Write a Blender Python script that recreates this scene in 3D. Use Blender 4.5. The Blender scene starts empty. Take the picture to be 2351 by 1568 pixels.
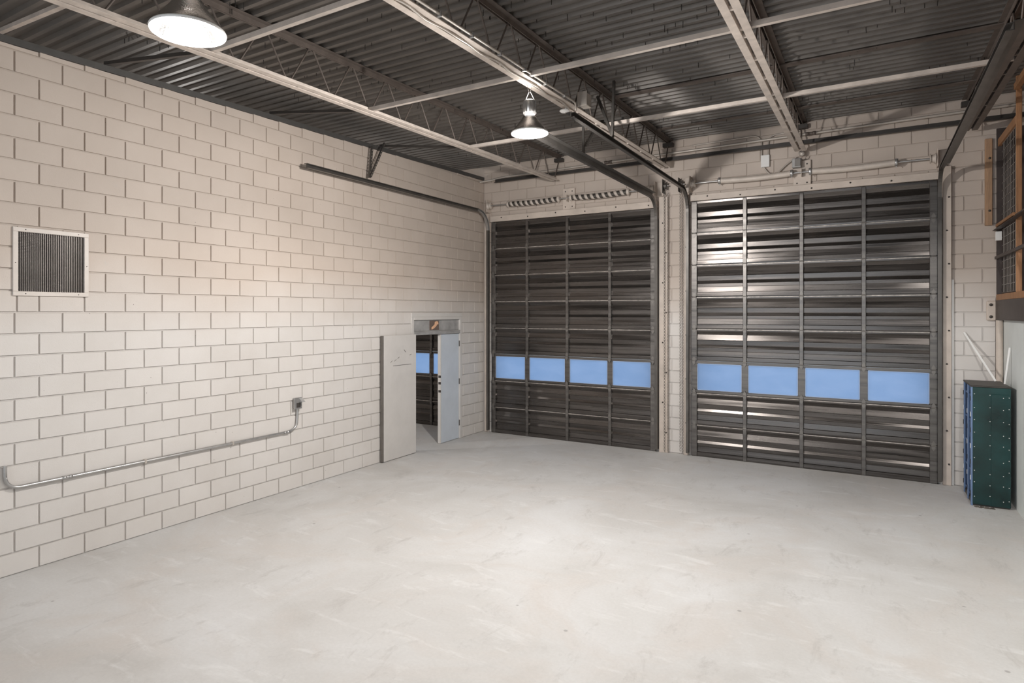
import bpy, math, random
from mathutils import Vector, Matrix

random.seed(7)
SC = bpy.context.scene
COL = SC.collection

# ------------------------------------------------------------------ camera
CAM_H = 2.4384
FPX, YAW, PX, PY = 1440.7, math.radians(31.396), 1121.1, 716.8
cd = bpy.data.cameras.new('camera')
cam = bpy.data.objects.new('camera', cd)
COL.objects.link(cam)
cam.location = (0, 0, CAM_H)
cam.rotation_euler = (math.pi / 2, 0, YAW)
cd.sensor_fit = 'HORIZONTAL'
cd.sensor_width = 36.0
cd.lens = FPX * 36.0 / 2351.0
cd.shift_x = (1175.5 - PX) / 2351.0
cd.shift_y = (PY - 784.0) / 2351.0
cd.clip_start = 0.05
SC.camera = cam

# ------------------------------------------------------------------ world, exposure
wd = bpy.data.worlds.new('overcast_sky')
SC.world = wd
wd.use_nodes = True
bg = wd.node_tree.nodes['Background']
bg.inputs[0].default_value = (0.80, 0.90, 1.0, 1)
bg.inputs[1].default_value = 2.7
vs = SC.view_settings
vs.view_transform = 'Standard'
vs.look = 'None'
vs.gamma = 1
vs.use_curve_mapping = False
vs.exposure = 0.12
LAMP_W = 108.0          # watts of each high-bay lamp, sideways and down
LAMP_DOWN = 62.0       # watts thrown down by the reflector
LAMP_UP = 3.5          # light that leaks upward through the open lamp neck

# ------------------------------------------------------------------ dimensions
XL = -6.801             # face of the left block wall
YB = 10.971             # face of the back block wall
XR = 1.53               # face of the white boarded right wall
YREAR = -7.0
XFAR = -13.0            # far wall of the neighbouring bay
XCAGE = 4.6             # far wall behind the storage loft
MORT = 0.014
CRS, BLK = 0.2032, 0.4064


def deckz(y): return 5.165 + 0.0235 * y      # underside of the roof deck
def chordz(y): return 4.665 + 0.0235 * y     # underside of the joists
def lwtop(y): return 4.855 + 0.0265 * y      # top of the left wall


# ------------------------------------------------------------------ materials
def new_mat(name):
    m = bpy.data.materials.new(name)
    m.use_nodes = True
    nt = m.node_tree
    return m, nt, nt.nodes['Principled BSDF']


def nd(nt, typ, **kw):
    n = nt.nodes.new(typ)
    for k, v in kw.items():
        setattr(n, k, v)
    return n


def coords(nt, scale=(1, 1, 1), kind='Object'):
    tc = nd(nt, 'ShaderNodeTexCoord')
    mp = nd(nt, 'ShaderNodeMapping')
    mp.inputs['Scale'].default_value = scale
    nt.links.new(tc.outputs[kind], mp.inputs[0])
    return mp.outputs[0]


def world_coords(nt, scale=(1, 1, 1)):
    g = nd(nt, 'ShaderNodeNewGeometry')
    mp = nd(nt, 'ShaderNodeMapping')
    mp.inputs['Scale'].default_value = scale
    nt.links.new(g.outputs['Position'], mp.inputs[0])
    return mp.outputs[0]


def noise(nt, vec, scale, detail=4, rough=0.55, dist=0.0):
    n = nd(nt, 'ShaderNodeTexNoise')
    n.inputs['Scale'].default_value = scale
    n.inputs['Detail'].default_value = detail
    n.inputs['Roughness'].default_value = rough
    n.inputs['Distortion'].default_value = dist
    nt.links.new(vec, n.inputs['Vector'])
    return n.outputs['Fac']


def ramp(nt, fac, stops):
    r = nd(nt, 'ShaderNodeValToRGB')
    e = r.color_ramp.elements
    while len(e) < len(stops):
        e.new(0.5)
    for i, (p, c) in enumerate(stops):
        e[i].position = p
        e[i].color = c if len(c) == 4 else (*c, 1)
    nt.links.new(fac, r.inputs[0])
    return r.outputs[0]


def mixc(nt, fac, a, b, mode='MIX'):
    n = nd(nt, 'ShaderNodeMix', data_type='RGBA', blend_type=mode)
    for s, v in ((n.inputs[0], fac), (n.inputs[6], a), (n.inputs[7], b)):
        if hasattr(v, 'links') or hasattr(v, 'is_linked'):
            nt.links.new(v, s)
        elif isinstance(v, (int, float)):
            s.default_value = v
        else:
            s.default_value = (*v, 1) if len(v) == 3 else v
    return n.outputs[2]


def bump(nt, bsdf, h, strength=0.3, dist=0.01):
    b = nd(nt, 'ShaderNodeBump')
    b.inputs['Strength'].default_value = strength
    b.inputs['Distance'].default_value = dist
    nt.links.new(h, b.inputs['Height'])
    nt.links.new(b.outputs[0], bsdf.inputs['Normal'])


def simple(name, col, rough=0.5, metal=0.0, var=0.12, nscale=6.0, bmp=0.0, bscale=60.0, stretch=(1, 1, 1)):
    m, nt, b = new_mat(name)
    v = world_coords(nt, stretch)
    f = noise(nt, v, nscale, 5, 0.6)
    lo = tuple(max(0, c * (1 - var)) for c in col)
    hi = tuple(min(1, c * (1 + var)) for c in col)
    nt.links.new(ramp(nt, f, [(0.3, lo), (0.7, hi)]), b.inputs['Base Color'])
    b.inputs['Roughness'].default_value = rough
    b.inputs['Metallic'].default_value = metal
    if bmp:
        bump(nt, b, noise(nt, v, bscale, 3, 0.6), bmp, 0.004)
    return m


def block_paint(name, col, low, mortar=False):
    m, nt, b = new_mat(name)
    v = world_coords(nt)
    oi = nd(nt, 'ShaderNodeObjectInfo')
    ge = nd(nt, 'ShaderNodeNewGeometry')
    ad = nd(nt, 'ShaderNodeMath', operation='ADD')
    fr = nd(nt, 'ShaderNodeMath', operation='FRACT')
    nt.links.new(oi.outputs['Random'], ad.inputs[0])
    nt.links.new(ge.outputs['Random Per Island'], ad.inputs[1])
    nt.links.new(ad.outputs[0], fr.inputs[0])
    k = 0.0 if mortar else 0.05
    # tan above; brighter light on lower courses put into the colour, ragged edge
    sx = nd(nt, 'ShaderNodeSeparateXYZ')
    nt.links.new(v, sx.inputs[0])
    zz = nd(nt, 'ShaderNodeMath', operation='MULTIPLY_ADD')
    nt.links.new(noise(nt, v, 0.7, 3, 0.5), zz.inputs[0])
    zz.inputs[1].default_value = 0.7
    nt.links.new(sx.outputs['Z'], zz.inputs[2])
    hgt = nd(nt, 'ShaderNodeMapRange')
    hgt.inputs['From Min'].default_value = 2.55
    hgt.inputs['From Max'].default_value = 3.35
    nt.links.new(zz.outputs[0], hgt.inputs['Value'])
    height_tint = mixc(nt, hgt.outputs[0], low, col)
    tone = mixc(nt, 1.0, height_tint, ramp(nt, fr.outputs[0], [(0.0, (1 - k,) * 3), (1.0, (1.0,) * 3)]), 'MULTIPLY')
    grime = ramp(nt, noise(nt, v, 1.1, 5, 0.6), [(0.35, (0.94, 0.93, 0.92)), (0.62, (1, 1, 1))])
    c1 = mixc(nt, 1.0, tone, grime, 'MULTIPLY')
    # small drilled holes, scuffs and chips in the paint
    vo = nd(nt, 'ShaderNodeTexVoronoi')
    vo.inputs['Scale'].default_value = 5.5
    nt.links.new(v, vo.inputs['Vector'])
    dots = ramp(nt, vo.outputs['Distance'], [(0.018, (1, 1, 1)), (0.03, (0, 0, 0))])
    c2 = mixc(nt, dots, c1, (0.16, 0.14, 0.13))
    scuff = ramp(nt, noise(nt, v, 3.2, 8, 0.72), [(0.66, (0, 0, 0)), (0.78, (0.45, 0.45, 0.45))])
    c3 = mixc(nt, scuff, c2, (0.46, 0.45, 0.43))
    nt.links.new(c3, b.inputs['Base Color'])
    b.inputs['Roughness'].default_value = 0.55
    h1 = noise(nt, v, 45, 4, 0.7)
    pits = ramp(nt, noise(nt, v, 130, 2, 0.5), [(0.28, (0, 0, 0)), (0.42, (1, 1, 1))])
    hm = mixc(nt, 0.5, h1, pits)
    bump(nt, b, hm, 0.22, 0.006)
    return m


def concrete(name):
    m, nt, b = new_mat(name)
    v = world_coords(nt)
    big = ramp(nt, noise(nt, v, 0.55, 6, 0.6, 0.6), [(0.30, (0.50, 0.48, 0.455)), (0.50, (0.585, 0.572, 0.555)), (0.72, (0.65, 0.645, 0.64))])
    tan = ramp(nt, noise(nt, v, 0.8, 5, 0.65, 1.2), [(0.48, (0, 0, 0)), (0.68, (0.7, 0.7, 0.7))])
    c1 = mixc(nt, tan, big, (0.57, 0.53, 0.495))
    vs_ = world_coords(nt, (1.0, 3.2, 1.0))
    scr = ramp(nt, noise(nt, vs_, 1.5, 9, 0.70, 0.5), [(0.56, (0, 0, 0)), (0.72, (0.6, 0.6, 0.6))])
    c2 = mixc(nt, scr, c1, (0.74, 0.735, 0.725))
    vs2 = world_coords(nt, (2.4, 1.0, 1.0))
    drk = ramp(nt, noise(nt, vs2, 1.9, 9, 0.74, 0.5), [(0.555, (0, 0, 0)), (0.72, (0.75, 0.75, 0.75))])
    c3 = mixc(nt, drk, c2, (0.43, 0.41, 0.39))
    vo = nd(nt, 'ShaderNodeTexVoronoi')
    vo.inputs['Scale'].default_value = 1.7
    nt.links.new(v, vo.inputs['Vector'])
    dots = ramp(nt, vo.outputs['Distance'], [(0.022, (0.7, 0.7, 0.7)), (0.034, (0, 0, 0))])
    c4 = mixc(nt, dots, c3, (0.30, 0.28, 0.27))
    fine = ramp(nt, noise(nt, v, 38, 4, 0.65), [(0.3, (0.96, 0.96, 0.96)), (0.7, (1.03, 1.03, 1.03))])
    nt.links.new(mixc(nt, 1.0, c4, fine, 'MULTIPLY'), b.inputs['Base Color'])
    b.inputs['Roughness'].default_value = 0.62
    bump(nt, b, noise(nt, v, 26, 6, 0.65), 0.12, 0.005)
    return m


def streaked_metal(name, col, rough=0.36, metal=0.35, light=2.2):
    m, nt, b = new_mat(name)
    v = world_coords(nt, (0.35, 6.0, 9.0))
    f = noise(nt, v, 2.0, 4, 0.55)
    v2 = world_coords(nt, (1.5, 5.0, 16.0))
    g = ramp(nt, noise(nt, v2, 1.6, 8, 0.7), [(0.60, (0, 0, 0)), (0.80, (0.75, 0.75, 0.75))])
    base = ramp(nt, f, [(0.3, tuple(c * 0.7 for c in col)), (0.7, tuple(c * 1.25 for c in col))])
    nt.links.new(mixc(nt, g, base, tuple(c * light for c in col)), b.inputs['Base Color'])
    nt.links.new(ramp(nt, f, [(0.3, (rough - 0.08,) * 3), (0.7, (rough + 0.12,) * 3)]), b.inputs['Roughness'])
    b.inputs['Metallic'].default_value = metal
    bump(nt, b, noise(nt, world_coords(nt, (1, 1, 1.5)), 2.5, 2, 0.5), 0.04, 0.02)
    return m


def pane_mat(name):
    m, nt, b = new_mat(name)
    out = nt.nodes['Material Output']
    v = world_coords(nt, (1.0, 1.0, 2.6))
    f = noise(nt, v, 2.2, 6, 0.6, 0.5)
    col = ramp(nt, f, [(0.3, (0.385, 0.475, 0.60)), (0.7, (0.435, 0.515, 0.635))])
    sc = ramp(nt, noise(nt, world_coords(nt, (1, 1, 3.0)), 16, 8, 0.75), [(0.62, (0, 0, 0)), (0.72, (0.5, 0.5, 0.5))])
    col = mixc(nt, sc, col, (0.26, 0.34, 0.45))
    tr = nd(nt, 'ShaderNodeBsdfTranslucent')
    nt.links.new(col, tr.inputs['Color'])
    gl = nd(nt, 'ShaderNodeBsdfGlossy')
    gl.inputs['Roughness'].default_value = 0.25
    mx = nd(nt, 'ShaderNodeMixShader')
    mx.inputs[0].default_value = 0.05
    nt.links.new(tr.outputs[0], mx.inputs[1])
    nt.links.new(gl.outputs[0], mx.inputs[2])
    nt.links.new(mx.outputs[0], out.inputs['Surface'])
    return m


def emit(name, col, s):
    m, nt, b = new_mat(name)
    b.inputs['Base Color'].default_value = (0.9, 0.9, 0.9, 1)
    b.inputs['Emission Color'].default_value = (*col, 1)
    b.inputs['Emission Strength'].default_value = s
    return m


def wood(name, col):
    m, nt, b = new_mat(name)
    v = world_coords(nt, (14, 14, 1.2))
    f = noise(nt, v, 2.5, 6, 0.65, 0.8)
    nt.links.new(ramp(nt, f, [(0.25, tuple(c * 0.62 for c in col)), (0.75, tuple(c * 1.2 for c in col))]), b.inputs['Base Color'])
    b.inputs['Roughness'].default_value = 0.6
    return m


MT = {}
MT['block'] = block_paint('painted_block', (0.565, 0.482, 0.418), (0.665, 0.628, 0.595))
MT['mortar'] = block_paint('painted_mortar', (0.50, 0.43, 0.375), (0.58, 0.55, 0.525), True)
MT['floor'] = concrete('floor_concrete')
MT['deck'] = simple('deck_steel', (0.132, 0.119, 0.107), 0.46, 0.3, 0.16, 2.2, 0.05, 30)
MT['ledger'] = simple('ledger_steel', (0.09, 0.085, 0.08), 0.5, 0.3)
MT['joist_dark'] = simple('joist_primer', (0.13, 0.105, 0.09), 0.5, 0.1, 0.2, 9)
MT['joist_light'] = simple('joist_paint', (0.60, 0.525, 0.465), 0.5, 0.05, 0.18, 7)
MT['bridging'] = simple('bridging_paint', (0.52, 0.455, 0.405), 0.5, 0.1, 0.2, 5)
MT['bar_dark'] = simple('bar_dark', (0.055, 0.048, 0.043), 0.5, 0.2)
MT['screw'] = simple('fastener_steel', (0.06, 0.055, 0.05), 0.5, 0.5)
MT['door'] = streaked_metal('door_steel', (0.105, 0.094, 0.087), 0.24, 0.8, 1.9)
MT['stile'] = streaked_metal('stile_steel', (0.155, 0.143, 0.133), 0.33, 0.8, 1.6)
MT['seam_highlight'] = simple('worn_edge_highlight', (0.40, 0.36, 0.325), 0.4, 0.3, 0.45, 14)  # worn edge tone, kept pale to carry the seam highlight
MT['hinge'] = simple('hinge_steel', (0.20, 0.185, 0.17), 0.4, 0.6)
MT['pane'] = pane_mat('blue_frosted_glazing')
MT['bead'] = simple('glazing_bead', (0.42, 0.50, 0.66), 0.4, 0.1)
MT['tan'] = simple('tan_painted_timber', (0.57, 0.49, 0.425), 0.5, 0, 0.13, 4, 0.06, 25)
MT['track'] = simple('track_steel', (0.12, 0.11, 0.10), 0.34, 0.6, 0.2, 5)
MT['galv'] = simple('galvanised_steel', (0.45, 0.44, 0.43), 0.33, 0.75, 0.15, 8)
MT['conduit'] = simple('conduit_paint', (0.50, 0.45, 0.40), 0.4, 0.25)
MT['chainm'] = simple('chain_steel', (0.30, 0.27, 0.245), 0.4, 0.5)
MT['spring_tan'] = simple('painted_spring', (0.58, 0.51, 0.45), 0.5, 0.05)
MT['spring_dark'] = simple('bare_spring', (0.10, 0.09, 0.08), 0.4, 0.5)
MT['black'] = simple('black_void', (0.012, 0.011, 0.010), 0.8, 0)
MT['vent'] = simple('vent_paint', (0.62, 0.56, 0.51), 0.45, 0.05, 0.06)
MT['fin'] = simple('vent_fin', (0.30, 0.27, 0.25), 0.4, 0.5)
MT['leaf'] = simple('door_leaf_paint', (0.58, 0.55, 0.52), 0.45, 0.0, 0.05, 3)
MT['leaf_blue'] = simple('door_leaf_grey', (0.55, 0.59, 0.64), 0.42, 0.0, 0.05, 3)
MT['frame_grey'] = simple('frame_grey', (0.38, 0.37, 0.36), 0.45, 0.15, 0.2, 6)
MT['edge_dark'] = simple('leaf_edge', (0.14, 0.125, 0.11), 0.5, 0.1)
MT['brown'] = simple('brown_patch', (0.15, 0.11, 0.09), 0.6)
MT['scrap'] = simple('orange_scrap', (0.74, 0.44, 0.27), 0.7)
MT['board'] = simple('white_board', (0.74, 0.77, 0.75), 0.5, 0, 0.05, 2.5, 0.05, 14)
MT['beam'] = simple('beam_brown', (0.06, 0.045, 0.04), 0.5, 0.1, 0.2)
MT['wood'] = wood('orange_timber', (0.36, 0.18, 0.085))
MT['wood_pale'] = wood('pale_timber', (0.44, 0.27, 0.16))
MT['wire'] = simple('mesh_wire', (0.42, 0.40, 0.38), 0.35, 0.7)
MT['green'] = simple('green_enamel', (0.006, 0.034, 0.033), 0.16, 0.0, 0.5, 2.2)
MT['blue_rack'] = simple('blue_rack_steel', (0.17, 0.25, 0.42), 0.35, 0.3, 0.1)
MT['white'] = simple('white_plastic', (0.80, 0.79, 0.77), 0.45, 0, 0.04)
MT['reflector'] = simple('lamp_reflector', (0.62, 0.61, 0.60), 0.16, 1.0, 0.05, 6, 0.5, 90)
MT['bulb'] = emit('lamp_bulb', (1.0, 0.97, 0.93), 26.0)
MT['dirt'] = simple('floor_debris', (0.10, 0.085, 0.07), 0.9, 0, 0.5, 20)
MT['ground'] = simple('outside_asphalt', (0.22, 0.22, 0.23), 0.9)
MT['dark_wall'] = simple('dark_block_wall', (0.16, 0.13, 0.11), 0.7)


# ------------------------------------------------------------------ mesh helpers
class MB:
    def __init__(s):
        s.v, s.f, s.sm = [], [], []

    def add(s, vs, fs, smooth=False):
        o = len(s.v)
        s.v += [tuple(p) for p in vs]
        s.f += [tuple(i + o for i in f) for f in fs]
        s.sm += [smooth] * len(fs)
        return s

    def box(s, x0, x1, y0, y1, z0, z1):
        vs = [(x, y, z) for z in (z0, z1) for y in (y0, y1) for x in (x0, x1)]
        return s.add(vs, [(0, 2, 3, 1), (4, 5, 7, 6), (0, 1, 5, 4), (2, 6, 7, 3), (0, 4, 6, 2), (1, 3, 7, 5)])

    def bbox(s, x0, x1, y0, y1, z0, z1, b=0.006):
        """box with chamfered edges"""
        cx = []
        xs, ys, zs = (x0, x1), (y0, y1), (z0, z1)
        b = min(b, abs(x1 - x0) * .45, abs(y1 - y0) * .45, abs(z1 - z0) * .45)
        idx = {}
        for i in (0, 1):
            for j in (0, 1):
                for k in (0, 1):
                    sx, sy, sz = (1, -1)[i] * b, (1, -1)[j] * b, (1, -1)[k] * b
                    for ax in range(3):
                        p = [xs[i] + sx, ys[j] + sy, zs[k] + sz]
                        p[ax] = (xs[i], ys[j], zs[k])[ax]
                        idx[i, j, k, ax] = len(cx)
                        cx.append(tuple(p))
        fs = []
        for i in (0, 1):
            fs.append([idx[i, j, k, 0] for j, k in ((0, 0), (1, 0), (1, 1), (0, 1))][::(1 if i else -1)])
            fs.append([idx[j, i, k, 1] for j, k in ((0, 0), (1, 0), (1, 1), (0, 1))][::(-1 if i else 1)])
            fs.append([idx[j, k, i, 2] for j, k in ((0, 0), (1, 0), (1, 1), (0, 1))][::(1 if i else -1)])
        for i in (0, 1):
            for j in (0, 1):
                for k in (0, 1):
                    t = [idx[i, j, k, a] for a in range(3)]
                    fs.append(t if (i + j + k) % 2 else t[::-1])
        for i in (0, 1):
            for j in (0, 1):
                q = [idx[i, j, 0, 0], idx[i, j, 0, 1], idx[i, j, 1, 1], idx[i, j, 1, 0]]
                fs.append(q if i == j else q[::-1])
                q = [idx[0, i, j, 1], idx[0, i, j, 2], idx[1, i, j, 2], idx[1, i, j, 1]]
                fs.append(q if i == j else q[::-1])
                q = [idx[i, 0, j, 2], idx[i, 0, j, 0], idx[i, 1, j, 0], idx[i, 1, j, 2]]
                fs.append(q if i == j else q[::-1])
        return s.add(cx, fs)

    def tube(s, path, r, n=8, caps=True, smooth=True):
        P = [Vector(p) for p in path]
        m = len(P)
        T = []
        for i in range(m):
            t = (P[min(i + 1, m - 1)] - P[max(i - 1, 0)])
            T.append(t.normalized())
        up = Vector((0, 0, 1)) if abs(T[0].z) < 0.9 else Vector((1, 0, 0))
        nrm = (up - T[0] * up.dot(T[0])).normalized()
        vs, fs = [], []
        rr = r if isinstance(r, (list, tuple)) else [r] * m
        for i in range(m):
            nrm = (nrm - T[i] * nrm.dot(T[i])).normalized()
            bn = T[i].cross(nrm)
            for k in range(n):
                a = 2 * math.pi * k / n
                vs.append(P[i] + (nrm * math.cos(a) + bn * math.sin(a)) * rr[i])
        for i in range(m - 1):
            for k in range(n):
                a, b = i * n + k, i * n + (k + 1) % n
                fs.append((a, b, b + n, a + n))
        s.add(vs, fs, smooth)
        if caps:
            s.add([vs[k] for k in range(n)], [tuple(range(n))[::-1]])
            s.add([vs[(m - 1) * n + k] for k in range(n)], [tuple(range(n))])
        return s

    def lathe(s, prof, cx, cy, n=32, axis='Z', cz=0.0, smooth=True):
        """prof: (radius, height) pairs around a vertical axis at cx, cy"""
        vs, fs = [], []
        for (r, h) in prof:
            for k in range(n):
                a = 2 * math.pi * k / n
                if axis == 'Z':
                    vs.append((cx + r * math.cos(a), cy + r * math.sin(a), h))
                elif axis == 'X':
                    vs.append((h, cx + r * math.cos(a), cy + r * math.sin(a)))
                else:
                    vs.append((cx + r * math.cos(a), h, cy + r * math.sin(a)))
        for i in range(len(prof) - 1):
            for k in range(n):
                a, b = i * n + k, i * n + (k + 1) % n
                fs.append((a, b, b + n, a + n))
        return s.add(vs, fs, smooth)

    def prism(s, prof, axis, a0, a1, closed=True):
        """profile of 2-D points swept along an axis: X (y,z), Y (x,z), Z (x,y)"""
        def pt(p, a):
            return {'X': (a, p[0], p[1]), 'Y': (p[0], a, p[1]), 'Z': (p[0], p[1], a)}[axis]
        n = len(prof)
        vs = [pt(p, a0) for p in prof] + [pt(p, a1) for p in prof]
        fs = [(i, (i + 1) % n, (i + 1) % n + n, i + n) for i in range(n if closed else n - 1)]
        if closed:
            fs += [tuple(range(n))[::-1], tuple(range(n, 2 * n))]
        return s.add(vs, fs)

    def shear(s, k):
        """lift z by k*y : follows the roof slope"""
        s.v = [(x, y, z + k * y) for x, y, z in s.v]
        return s


WLOC = {}


def mesh_from(name, m, mat, origin):
    me = bpy.data.meshes.new(name)
    ox, oy, oz = origin
    me.from_pydata([(x - ox, y - oy, z - oz) for x, y, z in m.v], [], m.f)
    me.polygons.foreach_set('use_smooth', m.sm)
    me.materials.append(MT[mat] if isinstance(mat, str) else mat)
    me.update()
    return me


def fix_normals(me):
    import bmesh
    bm = bmesh.new()
    bm.from_mesh(me)
    bmesh.ops.recalc_face_normals(bm, faces=bm.faces)
    bm.to_mesh(me)
    bm.free()


def link(o, parent, world):
    COL.objects.link(o)
    WLOC[o] = tuple(world)
    if parent is not None:
        o.parent = parent
        pw = WLOC[parent]
        o.location = (world[0] - pw[0], world[1] - pw[1], world[2] - pw[2])
    else:
        o.location = world
    return o


def obj(name, m, mat, parent=None, origin=None, normals=True):
    if origin is None:
        xs, ys, zs = zip(*m.v)
        origin = ((min(xs) + max(xs)) / 2, (min(ys) + max(ys)) / 2, min(zs))
    me = mesh_from(name, m, mat, origin)
    if normals:
        fix_normals(me)
    return link(bpy.data.objects.new(name, me), parent, origin)


def inst(name, me, parent, world):
    return link(bpy.data.objects.new(name, me), parent, world)


def thing(name, label, cat, loc, group=None):
    o = bpy.data.objects.new(name, None)
    o.empty_display_size = 0.1
    link(o, None, loc)
    return tag(o, label, cat, group)


def tag(o, label=None, cat=None, group=None, kind=None):
    if label: o['label'] = label
    if cat: o['category'] = cat
    if group: o['group'] = group
    if kind: o['kind'] = kind
    return o


def struct(name, m, mat, label, cat, parent=None):
    o = obj(name, m, mat, parent)
    return tag(o, label, cat, kind='structure')


def project(x, y, z):
    s, c = math.sin(YAW), math.cos(YAW)
    d = -x * s + y * c
    if d < 0.2:
        return None
    return PX + FPX * (x * c + y * s) / d, PY - FPX * (z - CAM_H) / d, FPX / d


# ------------------------------------------------------------------ concrete block walls
_bc = {}


def block_mesh(w, h, axis):
    """face axis 'X' : wall in the YZ plane facing +X ; 'Y' : XZ plane facing -Y"""
    key = (round(w, 3), round(h, 3), axis)
    if key in _bc:
        return _bc[key]
    m = MB()
    block_geo(m, 0, 0, w, h, axis, 0, 0, 0)
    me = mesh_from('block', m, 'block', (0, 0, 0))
    _bc[key] = me
    return me


def block_geo(m, u, z, w, h, axis, ox, oy, oz):
    g, c, p = 0.0058, 0.003, MORT
    a = [(u + g, z + g), (u + w - g, z + g), (u + w - g, z + h - g), (u + g, z + h - g)]
    b = [(u + g + c, z + g + c), (u + w - g - c, z + g + c), (u + w - g - c, z + h - g - c), (u + g + c, z + h - g - c)]
    if axis == 'X':
        vs = [(ox - 0.004, oy + q[0], oz + q[1]) for q in a] + [(ox + p, oy + q[0], oz + q[1]) for q in b]
        fs = [(4, 5, 6, 7), (0, 1, 5, 4), (1, 2, 6, 5), (2, 3, 7, 6), (3, 0, 4, 7)]
    else:
        vs = [(ox + q[0], oy + 0.004, oz + q[1]) for q in a] + [(ox + q[0], oy - p, oz + q[1]) for q in b]
        fs = [(4, 5, 6, 7), (0, 1, 5, 4), (1, 2, 6, 5), (2, 3, 7, 6), (3, 0, 4, 7)]
    m.add(vs, fs)


def subtract(rects, hole):
    hu0, hu1, hz0, hz1 = hole
    out = []
    for (u0, u1, z0, z1) in rects:
        if u1 <= hu0 or u0 >= hu1 or z1 <= hz0 or z0 >= hz1:
            out.append((u0, u1, z0, z1))
            continue
        if u0 < hu0: out.append((u0, hu0, z0, z1))
        if u1 > hu1: out.append((hu1, u1, z0, z1))
        a, b = max(u0, hu0), min(u1, hu1)
        if z0 < hz0: out.append((a, b, z0, hz0))
        if z1 > hz1: out.append((a, b, hz1, z1))
    return [r for r in out if r[1] - r[0] > 0.035 and r[3] - r[2] > 0.035]


def lay(u0, u1, ustart, z0, z1, holes, topf=None):
    res = []
    k = int(math.floor(z0 / CRS + 1e-6))
    while k * CRS < z1 - 0.01:
        off = ustart + (0.0 if k % 2 else BLK / 2)
        i = int(math.floor((u0 - off) / BLK)) - 1
        while off + i * BLK < u1:
            a, b = max(off + i * BLK, u0), min(off + (i + 1) * BLK, u1)
            i += 1
            if b - a < 0.035:
                continue
            t = min((k + 1) * CRS, z1)
            if topf: t = min(t, topf((a + b) / 2))
            if t - k * CRS < 0.03:
                continue
            rs = [(a, b, max(k * CRS, z0), t)]
            for hl in holes:
                rs = subtract(rs, hl)
            res += rs
        k += 1
    return res


def build_blocks(rects, axis, wall, plane, limit=295):
    def world(r):
        return (plane, r[0], r[2]) if axis == 'X' else (r[0], plane, r[2])
    scored = []
    for r in rects:
        cu, cz = (r[0] + r[1]) / 2, (r[2] + r[3]) / 2
        p = project(*((plane, cu, cz) if axis == 'X' else (cu, plane, cz)))
        vis = p is not None and -60 < p[0] < 2420 and -40 < p[1] < 1600
        if vis:
            q0 = project(*((plane, r[0], cz) if axis == 'X' else (r[0], plane, cz)))
            q1 = project(*((plane, r[1], cz) if axis == 'X' else (r[1], plane, cz)))
            area = abs(q1[0] - q0[0]) * (r[3] - r[2]) * p[2] if q0 and q1 else 1e6
        else:
            area = 0
        scored.append((area, r))
    scored.sort(key=lambda t: -t[0])
    rest = MB()
    for n, (area, r) in enumerate(scored):
        if n < limit and area > 30:
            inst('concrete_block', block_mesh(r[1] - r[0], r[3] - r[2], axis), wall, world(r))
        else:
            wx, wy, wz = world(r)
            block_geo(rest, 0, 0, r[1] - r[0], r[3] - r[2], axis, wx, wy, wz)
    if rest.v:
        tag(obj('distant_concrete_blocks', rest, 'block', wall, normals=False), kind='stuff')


# ------------------------------------------------------------------ floor and ground
struct('floor', MB().box(XFAR - 0.2, XCAGE + 0.2, YREAR - 0.2, YB + 0.25, -0.15, 0), 'floor',
       'worn pale grey concrete floor with faint stains', 'floor')
struct('ground', MB().box(-40, 40, YB + 0.26, 50, -0.2, -0.02), 'ground', 'grey asphalt yard outside the overhead doors', 'ground')

# ------------------------------------------------------------------ left wall with doorway and vent opening
LD = (8.60, 10.13, 0.0, 2.365)          # doorway in the left wall  (y0, y1, z0, z1)
LV = (2.705, 3.290, 2.635, 3.195)       # vent opening
lw = MB()
xa, xb = XL - 0.19, XL - MORT


def lwseg(y0, y1, z0, ztop=None):
    if ztop is None:
        vs = [(x, y, z) for x in (xa, xb) for (y, z) in ((y0, z0), (y1, z0), (y1, lwtop(y1)), (y0, lwtop(y0)))]
        lw.add(vs, [(0, 1, 2, 3), (7, 6, 5, 4), (0, 4, 5, 1), (1, 5, 6, 2), (2, 6, 7, 3), (3, 7, 4, 0)])
    else:
        lw.box(xa, xb, y0, y1, z0, ztop)


lwseg(YREAR, LV[0], 0)
lwseg(LV[0], LV[1], 0, LV[2])
lwseg(LV[0], LV[1], LV[3])
lwseg(LV[1], LD[0], 0)
lwseg(LD[0], LD[1], LD[3])
lwseg(LD[1], YB + 0.2, 0)
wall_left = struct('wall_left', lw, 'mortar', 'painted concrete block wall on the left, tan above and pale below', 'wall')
rects = lay(YREAR, YB, 2.685, 0, 5.3, [LD, LV, (8.598, 10.14, 0, 2.40)], lwtop)
build_blocks(rects, 'X', wall_left, XL - MORT, 296)

# ------------------------------------------------------------------ back wall with three overhead door openings
D1 = dict(x0=-6.60, x1=-3.215, h=4.265, st=[-6.60, -5.774, -4.917, -4.070, -3.215])
D2 = dict(x0=-2.625, x1=0.815, h=4.32, st=[-2.625, -1.762, -0.932, -0.096, 0.815])
D3 = dict(x0=-10.66, x1=-7.26, h=4.265, st=[-10.66, -9.81, -8.96, -8.11, -7.26])
bw = MB()
yA, yB_ = YB + MORT, YB + 0.2
ztop_b = deckz(YB) + 0.10
segs = [(XFAR, D3['x0'] + .06), (D3['x1'] - .06, D1['x0'] + .06), (D1['x1'] - .06, D2['x0'] + .06), (D2['x1'] - .06, XCAGE)]
for a, b in segs:
    bw.box(a, b, yA, yB_, 0, ztop_b)
for d in (D1, D2, D3):
    bw.box(d['x0'] + .06, d['x1'] - .06, yA, yB_, d['h'] - .05, ztop_b)
wall_back = struct('wall_back', bw, 'mortar', 'tan painted concrete block wall holding the two overhead doors', 'wall')
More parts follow.
